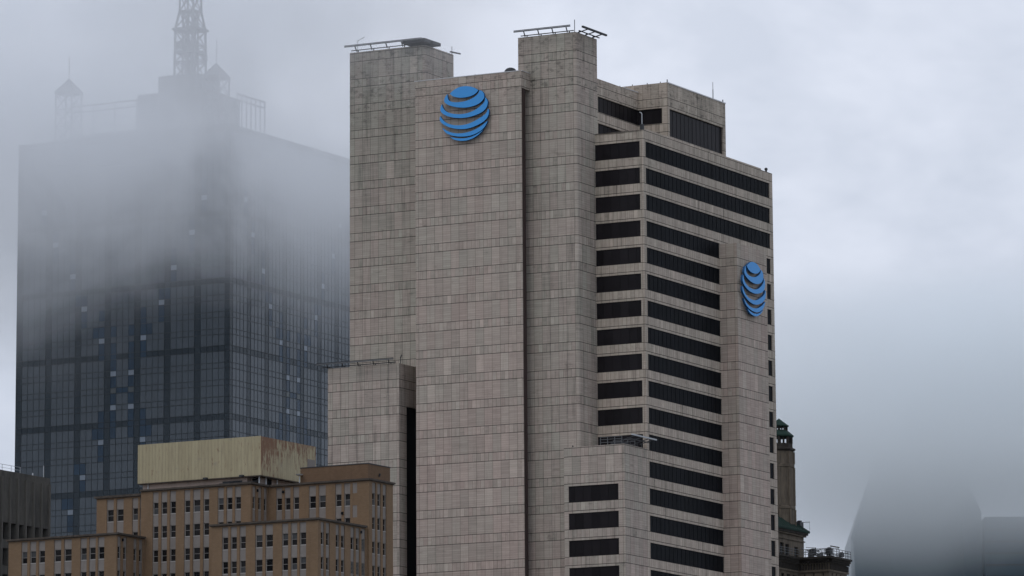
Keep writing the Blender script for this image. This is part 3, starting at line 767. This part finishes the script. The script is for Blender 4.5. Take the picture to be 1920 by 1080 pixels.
for cx, cy, lab in ((4.6, 45.3, 'a'), (5.0, 6.8, 'b')):
    mb = MB(['lattice']); lattice(mb, cx, cy, 4.2, 4.2, ZG, 227.6, 3, .2); mb.build('turret_frame', glass)
    mb = MB(['lattice']); mb.rings([(3.3, 227.4), (3.4, 227.9), (.05, 231.1)], cx, cy, 4, 0, R(45)); mb.bar((cx, cy, 231), (cx, cy, 236.2), .1); mb.build('turret_roof', glass)
mb = MB(['lattice'])
lattice(mb, 28.6, 28.0, 5.2, 5.0, 233.4, 244.4, 3, .28); lattice(mb, 28.6, 28.0, 4.9, 3.6, 245.0, 249.0, 1, .26); lattice(mb, 28.6, 28.0, 3.6, 3.0, 249, 272, 6, .24)
lattice(mb, 28.6, 28.0, 2.6, 2.4, 233.4, 249.0, 4, .2)
mb.box(25.5, 31.7, 24.9, 31.1, 244.4, 244.9); mb.box(25.9, 31.3, 25.3, 30.7, 239.0, 239.6)
for (x, y, z) in ((26.0, 29.5, 240.2), (31.0, 25.6, 237.5), (26.2, 26.0, 234.2), (31.0, 30.2, 242.0)): mb.rings([(.7, z), (.7, z + 1.4)], x, y, 10)
mb.build('antenna_mast', glass)
mb = MB(['lattice'])
for (p, q) in (((2.5, 9, 0), (2.5, 43, 0)), ((7, 2.5, 0), (19, 2.5, 0))):
    for z in (222.6, 224.0): mb.bar((p[0], p[1], z), (q[0], q[1], z), .3)
    n = 6
    for i in range(n + 1):
        t = i/n; x = p[0] + (q[0]-p[0])*t; y = p[1] + (q[1]-p[1])*t
        mb.bar((x, y, ZG), (x, y, 224.0), .22)
mb.build('roof_truss', glass)

# ================================================================== old stone building with copper turret, right
SF = (53.01, 930.0, 62.3); ZS = 94.05
stone = root('stone_building', *SF, 'old carved stone building with a green copper roof behind the tower', 'building')
def dentil_wall(mb, pl, c, u0, u1, z, back):
    P = (lambda ua, ub, d0, d1, za, zb, mi=0: mb.box(c + d0, c + d1, ua, ub, za, zb, mi)) if pl == 'b' else (lambda ua, ub, d0, d1, za, zb, mi=0: mb.box(ua, ub, c + d0, c + d1, za, zb, mi))
    P(u0, u1, -.9, .3, z - .35, z, 1); P(u0, u1, -.6, .3, z - .7, z - .35, 1); P(u0, u1, -.3, .3, z - 1.0, z - .7, 1)
    u = u0 + .15
    while u < u1 - .2:
        P(u, u + .22, -.5, -.302, z - 1.15, z - .72, 1); P(u, u + .26, -.28, -.002, z - 2.15, z - 1.2, 1); u += .5
    P(u0, u1, -.22, -.001, z - 2.5, z - 2.2, 0)
mb = MB(['stone', 'stone_d'])
# front block
def opening_rows(u0, u1, n, z, h, w, rows, step):
    d = (u1-u0)/n
    return [(u0 + d*(i+.5) - w/2, u0 + d*(i+.5) + w/2, z - h - step*r, z - step*r) for r in range(rows) for i in range(n)]
hb = opening_rows(.3, 5.5, 3, ZS - 2.75, .45, .28, 1, 3) + opening_rows(.3, 5.5, 2, ZS - 4.4, 1.8, .9, 3, 3.8)
ha = opening_rows(.4, 7.0, 4, ZS - 2.75, 1.1, .5, 1, 3) + opening_rows(.4, 7.0, 3, ZS - 4.9, 2, .9, 3, 3.8)
mb.fac('b', 0, 0, 5.8, 0, ZS - .3, hb, .3, 0); mb.fac('a', 0, 0, 7.2, 0, ZS - .3, ha, .3, 0)
mb.box(.35, 7.2, .35, 30, 0, ZS - .3, 1, skip='ad'); mb.box(0, .35, 0, .35, ZS - .32, ZS - .3, 1)
mb.fac('a', 5.8, -30, 0, 0, ZS - .3, opening_rows(-14, -.6, 6, ZS - 3.0, 1.9, 1.2, 4, 4.0), .3, 0)
mb.box(-30, 0, 6.15, 30, 0, ZS - .3, 1, skip='ad')
dentil_wall(mb, 'b', 0, -.0, 5.8, ZS, 0); dentil_wall(mb, 'a', 0, .0, 7.6, ZS, 0); dentil_wall(mb, 'a', 5.8, -30, -.32, ZS, 0)
mb.box(-.9, 0, -.9, 0, ZS - .35, ZS, 1)
mb.build('wall', stone)
for pl, c, hs in (('b', .28, hb), ('a', .28, ha), ('a', 6.08, opening_rows(-14, -.6, 6, ZS - 3.0, 1.9, 1.2, 4, 4.0))):
    for h in hs:
        if h[3] < 86: continue
        w = MB(['wglass_b', 'stone_d']); w.fac(pl, c, *h, mi=0); w.build('window', stone)
# set-back storey
mb = MB(['stone', 'stone_d'])
hw = [(-3.2, -1.8, 95.0, 97.0), (-.7, .85, 94.9, 96.9), (1.5, 3.0, 94.7, 96.8), (5.1, 6.6, 94.6, 96.6)]
mb.fac('a', 8.8, -12, 9.0, ZS - .3, 99.2, hw, .35, 0); mb.box(-12, 9.0, 9.2, 22, ZS - .3, 99.2, 0, skip='a')
mb.box(9.0, 9.01, 8.8, 9.2, ZS - .3, 99.2)
mb.box(-12, 9.35, 8.45, 8.79, 98.5, 98.8, 0); mb.box(-12, 9.6, 8.2, 8.79, 98.8, 99.2, 1); mb.box(-12, 9.2, 8.62, 8.79, 97.6, 97.8, 0)
mb.build('upper_storey', stone)
for h in hw:
    w = MB(['wglass_b']); w.fac('a', 9.1, *h); w.build('window', stone)
mb = MB(['copper'])
E0 = [(-12, 8.0), (9.9, 8.0), (9.9, 22), (-12, 22)]; E1 = [(-12, 12.5), (4.5, 12.5), (4.5, 17), (-12, 17)]
for i in range(4):
    j = (i+1) % 4
    mb.face([(*E0[i], 99.2), (*E0[j], 99.2), (*E0[j], 99.55), (*E0[i], 99.55)], [(0,0),(9,0),(9,.4),(0,.4)])
    mb.face([(*E0[i], 99.55), (*E0[j], 99.55), (*E1[j], 103.4), (*E1[i], 103.4)], [(0,0),(20,0),(16,5),(4,5)])
mb.face([(*p, 103.4) for p in E1]); mb.face([(*p, 99.2) for p in E0][::-1])
for i in range(22):
    x = -12 + i; t = 0
    mb.bar((x, 7.98, 99.6), (min(x, 4.4), 12.5, 103.45), .07)
mb.build('copper_roof', stone)
TCX, TCY = 5.2, 11.35
mb = MB(['stone', 'stone_d'])
oc = R(22.5)
mb.rings([(2.5, 97), (2.5, 103.0), (2.62, 103.1), (2.62, 103.5), (2.42, 103.6), (2.42, 110.2), (2.56, 110.3), (2.56, 110.7), (2.4, 110.8), (2.4, 113.0)], TCX, TCY, 8, 0, oc)
for k in range(8):
    an = oc + 2*math.pi*k/8
    for z0, z1, r in ((97, 103.0, 2.5), (103.6, 110.2, 2.43), (110.8, 112.9, 2.42)): mb.rings([(.24, z0), (.24, z1)], TCX + r*math.cos(an), TCY + r*math.sin(an), 6, 0)
mb.build('turret', stone)
mb = MB(['copper', 'stone_d'])
mb.rings([(2.45, 113.0), (2.75, 113.2), (2.75, 113.45), (2.45, 113.6), (2.3, 113.65), (2.25, 114.35)], TCX, TCY, 8, 1, oc, True)
for k in range(16):
    an = oc + 2*math.pi*k/16; w = .22 if k % 2 == 0 else .10
    mb.rings([(w, 114.3), (w, 115.5)], TCX + 2.1*math.cos(an)*(1 if k % 2 == 0 else .93), TCY + 2.1*math.sin(an)*(1 if k % 2 == 0 else .93), 6, 1)
mb.rings([(2.15, 115.4), (2.5, 115.55), (2.52, 115.75), (1.55, 116.6)], TCX, TCY, 8, 0, oc)
for k in range(16):
    an = oc + 2*math.pi*k/16; w = .15 if k % 2 == 0 else .07
    mb.rings([(w, 116.5), (w, 117.35)], TCX + 1.35*math.cos(an)*(1 if k % 2 == 0 else .93), TCY + 1.35*math.sin(an)*(1 if k % 2 == 0 else .93), 6, 1)
mb.rings([(1.3, 116.5), (1.3, 116.75)], TCX, TCY, 8, 1, oc)
mb.rings([(1.45, 117.25), (1.7, 117.35), (1.7, 117.5), (.04, 118.75)], TCX, TCY, 8, 0, oc)
mb.build('lantern', stone)
mb = MB(['steel', 'steel_d'])
def railing(p, q, n):
    for z in (.45, .9, 1.3): mb.bar((p[0], p[1], ZS + z), (q[0], q[1], ZS + z), .08)
    for i in range(n + 1):
        t = i/n; x = p[0] + (q[0]-p[0])*t; y = p[1] + (q[1]-p[1])*t; mb.bar((x, y, ZS), (x, y, ZS + 1.35), .07)
railing((-20, 5.3), (-.7, 5.3), 14); railing((-.7, 5.3), (-.7, -.7), 5); railing((-.7, -.7), (7.4, -.7), 7)
mb.build('roof_railing', stone)
mb = MB(['steel', 'steel_d', 'conc_rib'])
rr = random.Random(3)
for i in range(26):
    x = rr.uniform(-.4, 7.0); y = rr.uniform(-.4, 5.2); l = rr.uniform(.8, 3.2); an = rr.uniform(-.3, .3) + rr.choice((0, 1.57)); z = ZS + rr.uniform(.1, 1.9)
    mb.bar((x, y, z), (x + l*math.cos(an)*.8, min(5.4, y + l*math.sin(an)), z + rr.uniform(-.4, .5)), rr.choice((.08, .12, .2)), rr.choice((0, 1, 1, 2)))
for i in range(9):
    x = rr.uniform(.2, 6.6); y = rr.uniform(.2, 4.8); mb.box(x, x + rr.uniform(.4, 1.0), y, y + .5, ZS - .3, ZS + rr.uniform(.4, 1.3), rr.choice((0, 1, 1)))
mb.build('roof_scaffold', stone)
def rig(b, a, z, s, label):
    r = root('roof_rig', *frame_point(SF, b, a, z)[:2], SF[2], label, 'roof equipment', 'window cleaning rigs on the old stone building', z=z)
    m2 = MB(['steel_d', 'galv'])
    m2.box(-.55*s, .55*s, -.4*s, .4*s, .5*s, 1.3*s, 0); m2.bar((-.5*s, 0, 0), (-.2*s, 0, .6*s), .1, 1); m2.bar((.5*s, 0, 0), (.2*s, 0, .6*s), .1, 1)
    m2.rings([(.35*s, 1.3*s), (.35*s, 1.5*s), (.1*s, 1.55*s)], .1*s, 0, 8, 0)
    m2.build('winch', r)
    m3 = MB(['galv', 'steel_d']); m3.bar((0, 0, 1.25*s), (2.4*s, -.5*s, 1.5*s), .09, 1); m3.bar((2.35*s, -.5*s, 1.5*s), (2.35*s, -.5*s, .2), .05, 0)
    m3.bar((0, 0, 1.2*s), (-1.8*s, .4*s, 1.1*s), .09, 1); m3.build('boom', r)
rig(9.0, 9.6, 99.55, 1.25, 'dark winch rig perched on the copper roof corner')
rig(.9, 3.4, ZS, 1.05, 'dark winch rig on the carved parapet, left of the three')
rig(1.4, .6, ZS, 1.1, 'winch rig standing over the carved parapet corner')
rig(5.8, .3, ZS, .8, 'smaller winch rig at the far right end of the carved parapet')

# ================================================================== far towers dissolving in cloud
def far_prism():
    r = root('prism_tower', 138.0, 1900.0, 0, 'slanted prism shaped glass tower dissolving in cloud on the right', 'skyscraper')
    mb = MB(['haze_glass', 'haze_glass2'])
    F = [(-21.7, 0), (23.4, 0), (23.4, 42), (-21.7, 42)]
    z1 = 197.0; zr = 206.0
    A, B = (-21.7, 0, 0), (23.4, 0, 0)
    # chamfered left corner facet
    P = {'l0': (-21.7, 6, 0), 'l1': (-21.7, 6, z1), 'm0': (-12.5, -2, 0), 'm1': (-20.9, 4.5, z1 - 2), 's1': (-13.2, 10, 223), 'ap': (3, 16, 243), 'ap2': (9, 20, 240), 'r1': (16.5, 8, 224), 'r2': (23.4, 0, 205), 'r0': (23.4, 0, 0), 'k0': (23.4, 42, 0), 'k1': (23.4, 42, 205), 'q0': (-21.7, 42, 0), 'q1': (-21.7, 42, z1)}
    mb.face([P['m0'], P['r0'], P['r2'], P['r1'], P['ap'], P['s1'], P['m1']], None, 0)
    mb.face([P['l0'], P['m0'], P['m1'], P['l1']], None, 1)
    mb.face([P['l1'], P['m1'], P['s1']], None, 0)
    mb.face([P['r0'], P['k0'], P['k1'], P['r2']], None, 0)
    mb.face([P['r2'], P['k1'], P['ap2'], P['r1']], None, 0); mb.face([P['r1'], P['ap2'], P['ap']], None, 0)
    mb.face([P['l0'], P['l1'], P['q1'], P['q0']], None, 0); mb.face([P['l1'], P['s1'], P['ap'], P['ap2'], P['q1']], None, 0)
    mb.face([P['q0'], P['q1'], P['ap2'], P['k1'], P['k0']], None, 0)
    mb.build('glass_body', r)
    return r
far_prism()
r = root('far_block', 161.6, 1890.0, 0, 'broad flat topped block fading into cloud at the right edge', 'building')
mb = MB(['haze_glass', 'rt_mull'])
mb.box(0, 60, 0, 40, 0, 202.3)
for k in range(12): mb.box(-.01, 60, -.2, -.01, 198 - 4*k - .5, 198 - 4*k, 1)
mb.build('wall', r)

# ================================================================== ground and streets (below the frame)
def sheet(name, x0, x1, y0, y1, z, m, rot=0, **p):
    mb = MB([m]); mb.face([(x0,y0,z),(x1,y0,z),(x1,y1,z),(x0,y1,z)], [(x0,y0),(x1,y0),(x1,y1),(x0,y1)]); o = mb.build(name, None, kind='structure'); return o
sheet('ground', -9000, 9000, -2000, 16000, 0, 'soil')
o = sheet('road', -600, 600, -7, 7, .004, 'asphalt'); o.location = (0, 735, 0); o.rotation_euler = (0, 0, R(-28)); 
o = sheet('road', -400, 600, -7, 7, .004, 'asphalt'); o.location = (95, 900, 0); o.rotation_euler = (0, 0, R(62.3))
mb = MB(['paving'])
mb.box(-600, 600, 7.0, 10.5, 0, .13); mb.box(-600, 600, -10.5, -7.0, 0, .13)
o = mb.build('pavement', None, kind='structure'); o.location = (0, 735, 0); o.rotation_euler = (0, 0, R(-28))
mb = MB(['paint'])
for i in range(60): mb.box(-300 + 10*i, -296 + 10*i, -.08, .08, .006, .009)
o = mb.build('road_marking', None, kind='structure'); o.location = (0, 735, 0); o.rotation_euler = (0, 0, R(-28))

# ================================================================== low cloud (real volumes) and haze
def cloud(name, loc, size, zlo, zhi, dens, label, seed, nscale, edge=.35, thr=(.30, .70), base_add=.25, anis=.0, fade=None, soft=False, alb=(.962, .978, 1.0, 1)):
    """soft edged body of cloud: density rises between the heights zlo and zhi, broken up by noise"""
    me = bpy.data.meshes.new(name); x, y, z = [s/2 for s in size]
    vs = [(sx*x, sy*y, sz*z) for sx in (-1,1) for sy in (-1,1) for sz in (-1,1)]
    me.from_pydata(vs, [], [(0,1,3,2),(4,6,7,5),(0,4,5,1),(2,3,7,6),(0,2,6,4),(1,5,7,3)])
    o = bpy.data.objects.new(name, me); COL.objects.link(o); o.location = loc
    o['label'] = label; o['category'] = 'cloud'; o['kind'] = 'stuff'
    m, nt, out = new_mat(name); g = G(nt)
    tc = g.n('ShaderNodeTexCoord'); sep = g.n('ShaderNodeSeparateXYZ'); g.link(tc.outputs['Object'], sep.inputs[0])
    X, Y, Z = sep.outputs
    zz = g.math('ADD', Z, loc[2])
    warp = g.noise(tc.outputs['Object'], nscale*.6, 2, .5)
    zw = g.math('ADD', zz, g.math('MULTIPLY', g.math('SUBTRACT', warp, .5), 46.0))
    up = g.ramp(zw, zlo, zhi)
    up = g.math('POWER', up, 1.6)
    off = g.n('ShaderNodeVectorMath', operation='ADD'); g.link(tc.outputs['Object'], off.inputs[0]); off.inputs[1].default_value = (seed, seed*.7, 0)
    sc = g.n('ShaderNodeVectorMath', operation='MULTIPLY'); g.link(off.outputs[0], sc.inputs[0]); sc.inputs[1].default_value = (1, .18, 1.15)
    n = g.noise(sc.outputs[0], nscale, 6, .62, .8)
    n = g.ramp(n, thr[0], thr[1], base_add, 1.0)
    if soft:
        r2 = g.math('ADD', g.math('POWER', g.math('DIVIDE', X, x), 2.0), g.math('POWER', g.math('DIVIDE', Y, y), 2.0))
        ex = g.math('POWER', g.math('SUBTRACT', 1.0, r2, clamp=True), 1.6); ey = 1.0
    else:
        ex = g.math('SUBTRACT', 1.0, g.math('POWER', g.math('ABSOLUTE', g.math('DIVIDE', X, x)), 3.0), clamp=True)
        ey = g.math('SUBTRACT', 1.0, g.math('POWER', g.math('ABSOLUTE', g.math('DIVIDE', Y, y)), 4.0), clamp=True)
    ez = g.ramp(g.math('DIVIDE', Z, z), .55, 1.0, 1.0, 0.0)
    d = g.math('MULTIPLY', up, n); d = g.math('MULTIPLY', d, ex); d = g.math('MULTIPLY', d, ey); d = g.math('MULTIPLY', d, ez)
    d = g.math('MULTIPLY', d, dens)
    if fade: d = g.math('MULTIPLY', d, fade(g, X, Y, zz))
    pv = g.n('ShaderNodeVolumePrincipled'); pv.inputs['Color'].default_value = alb; pv.inputs['Anisotropy'].default_value = anis
    g.link(d, pv.inputs['Density']); g.link(pv.outputs[0], out.inputs['Volume'])
    me.materials.append(m); return o
CL1 = cloud('low_cloud', (-138, 1150, 232), (262, 250, 190), 159, 214, .054, 'thick drifting cloud wrapped around the upper half of the glass tower', 3.0, .033, thr=(.42, .60), base_add=.27, fade=lambda g, X, Y, z: g.ramp(z, 203.0, 222.0, 1.0, .09))
CL3 = cloud('low_cloud', (-34, 843, 176), (80, 34, 52), 150, 172, .026, 'faint wisp of mist over the top left corner of the stone tower', 5.0, .05, thr=(.35, .65), base_add=.3)
CL2 = cloud('low_cloud', (160, 1850, 226), (230, 200, 110), 178, 223, .075, 'soft cloud bank swallowing the slanted tower on the right', 11.0, .014, base_add=.45, soft=True, alb=(.965, .988, 1.0, 1))

me = bpy.data.meshes.new('haze'); x0, x1, y0, y1, z0, z1 = -9100, 9100, -2100, 16100, -1, 285
vs = [(x, y, z) for x in (x0, x1) for y in (y0, y1) for z in (z0, z1)]
me.from_pydata(vs, [], [(0,1,3,2),(4,6,7,5),(0,4,5,1),(2,3,7,6),(0,2,6,4),(1,5,7,3)])
hz = bpy.data.objects.new('haze', me); COL.objects.link(hz); hz['kind'] = 'stuff'; hz['label'] = 'thin grey damp air between the camera and the towers'; hz['category'] = 'haze'
m, nt, out = new_mat('haze'); g = G(nt); pv = g.n('ShaderNodeVolumePrincipled')
pv.inputs['Color'].default_value = (.93, .96, 1.0, 1); pv.inputs['Density'].default_value = .000004
g.link(pv.outputs[0], out.inputs['Volume']); me.materials.append(m)

# ================================================================== sky, sun
w = bpy.data.worlds.new('World'); scene.world = w; w.use_nodes = True
nt = w.node_tree; nt.nodes.clear(); g = G(nt)
sun_el, sun_az = R(52), R(205)
sky = g.n('ShaderNodeTexSky', sky_type='NISHITA'); sky.sun_disc = False; sky.sun_elevation = sun_el; sky.sun_rotation = sun_az
sky.dust_density = 3.0; sky.air_density = 1.0
tc = g.n('ShaderNodeTexCoord'); d = tc.outputs['Generated']
sep = g.n('ShaderNodeSeparateXYZ'); g.link(d, sep.inputs[0])
sc = g.n('ShaderNodeVectorMath', operation='MULTIPLY'); g.link(d, sc.inputs[0]); sc.inputs[1].default_value = (1, 1, 1.6)
off = g.n('ShaderNodeVectorMath', operation='ADD'); g.link(sc.outputs[0], off.inputs[0]); off.inputs[1].default_value = (3.1, 0, 1.7)
n1 = g.noise(off.outputs[0], 11.0, 5, .6, .4)
n2 = g.noise(off.outputs[0], 24.0, 4, .55, .4)
cl = g.math('ADD', g.math('MULTIPLY', n1, .65), g.math('MULTIPLY', n2, .35))
cl = g.ramp(cl, .40, .60)
dt = g.n('ShaderNodeVectorMath', operation='DOT_PRODUCT'); g.link(d, dt.inputs[0]); dt.inputs[1].default_value = (.0052, .9781, .2079)
lobe = g.ramp(dt.outputs['Value'], math.cos(R(6.0)), 1.0)     # a thinner, brighter part of the overcast
cl = g.math('ADD', g.math('MULTIPLY', cl, .65), g.math('MULTIPLY', lobe, .65), clamp=True)
ccol = g.mix(cl, (.52, .578, .69, 1), (.80, .845, .96, 1))
# overcast sky: brighter overhead than at the horizon
lum = g.ramp(sep.outputs[2], .2, .8, 1.0, 1.3)
ccol = g.mix(1.0, ccol, g.comb(lum, lum, lum), 'MULTIPLY')
skc = g.mix(1.0, sky.outputs[0], (.1, .1, .1, 1), 'MULTIPLY')
allc = g.mix(.93, skc, ccol)
bg = g.n('ShaderNodeBackground'); g.link(allc, bg.inputs[0]); bg.inputs[1].default_value = 1.0
wo = g.n('ShaderNodeOutputWorld'); g.link(bg.outputs[0], wo.inputs[0])
sl = bpy.data.lights.new('sun', 'SUN'); sl.energy = .5; sl.angle = R(25); sl.color = (1.0, .96, .9)
so = bpy.data.objects.new('sun', sl); COL.objects.link(so)
so.rotation_euler = (R(90) - sun_el, 0, -sun_az + math.pi)
so.location = (0, 0, 400)

# ================================================================== camera
cd = bpy.data.cameras.new('camera'); cam = bpy.data.objects.new('camera', cd); COL.objects.link(cam)
F_PX = 10265.647
cd.sensor_width = 36.0; cd.lens = 36.0 * F_PX / 1920.0
cd.shift_y = -700.0/1920.0
cd.clip_start = 1.0; cd.clip_end = 30000
pitch, roll = R(12.359), R(-.385)
F = Vector((0, math.cos(pitch), math.sin(pitch))); Rt = Vector((1, 0, 0)); U = Rt.cross(F)
R2 = math.cos(roll)*Rt + math.sin(roll)*U; U2 = -math.sin(roll)*Rt + math.cos(roll)*U
cam.matrix_world = Matrix(((R2.x, U2.x, -F.x, 0), (R2.y, U2.y, -F.y, 0), (R2.z, U2.z, -F.z, 2.0), (0, 0, 0, 1)))
scene.camera = cam

scene.view_settings.view_transform = 'Standard'; scene.view_settings.look = 'None'; scene.view_settings.gamma = 1; scene.view_settings.exposure = 0
cy = scene.cycles
cy.use_denoising = True; cy.max_bounces = 8; cy.diffuse_bounces = 3; cy.glossy_bounces = 2; cy.transmission_bounces = 2
cy.volume_bounces = 8; cy.volume_step_rate = 1.0; cy.volume_max_steps = 256
scene.render.engine = 'CYCLES'
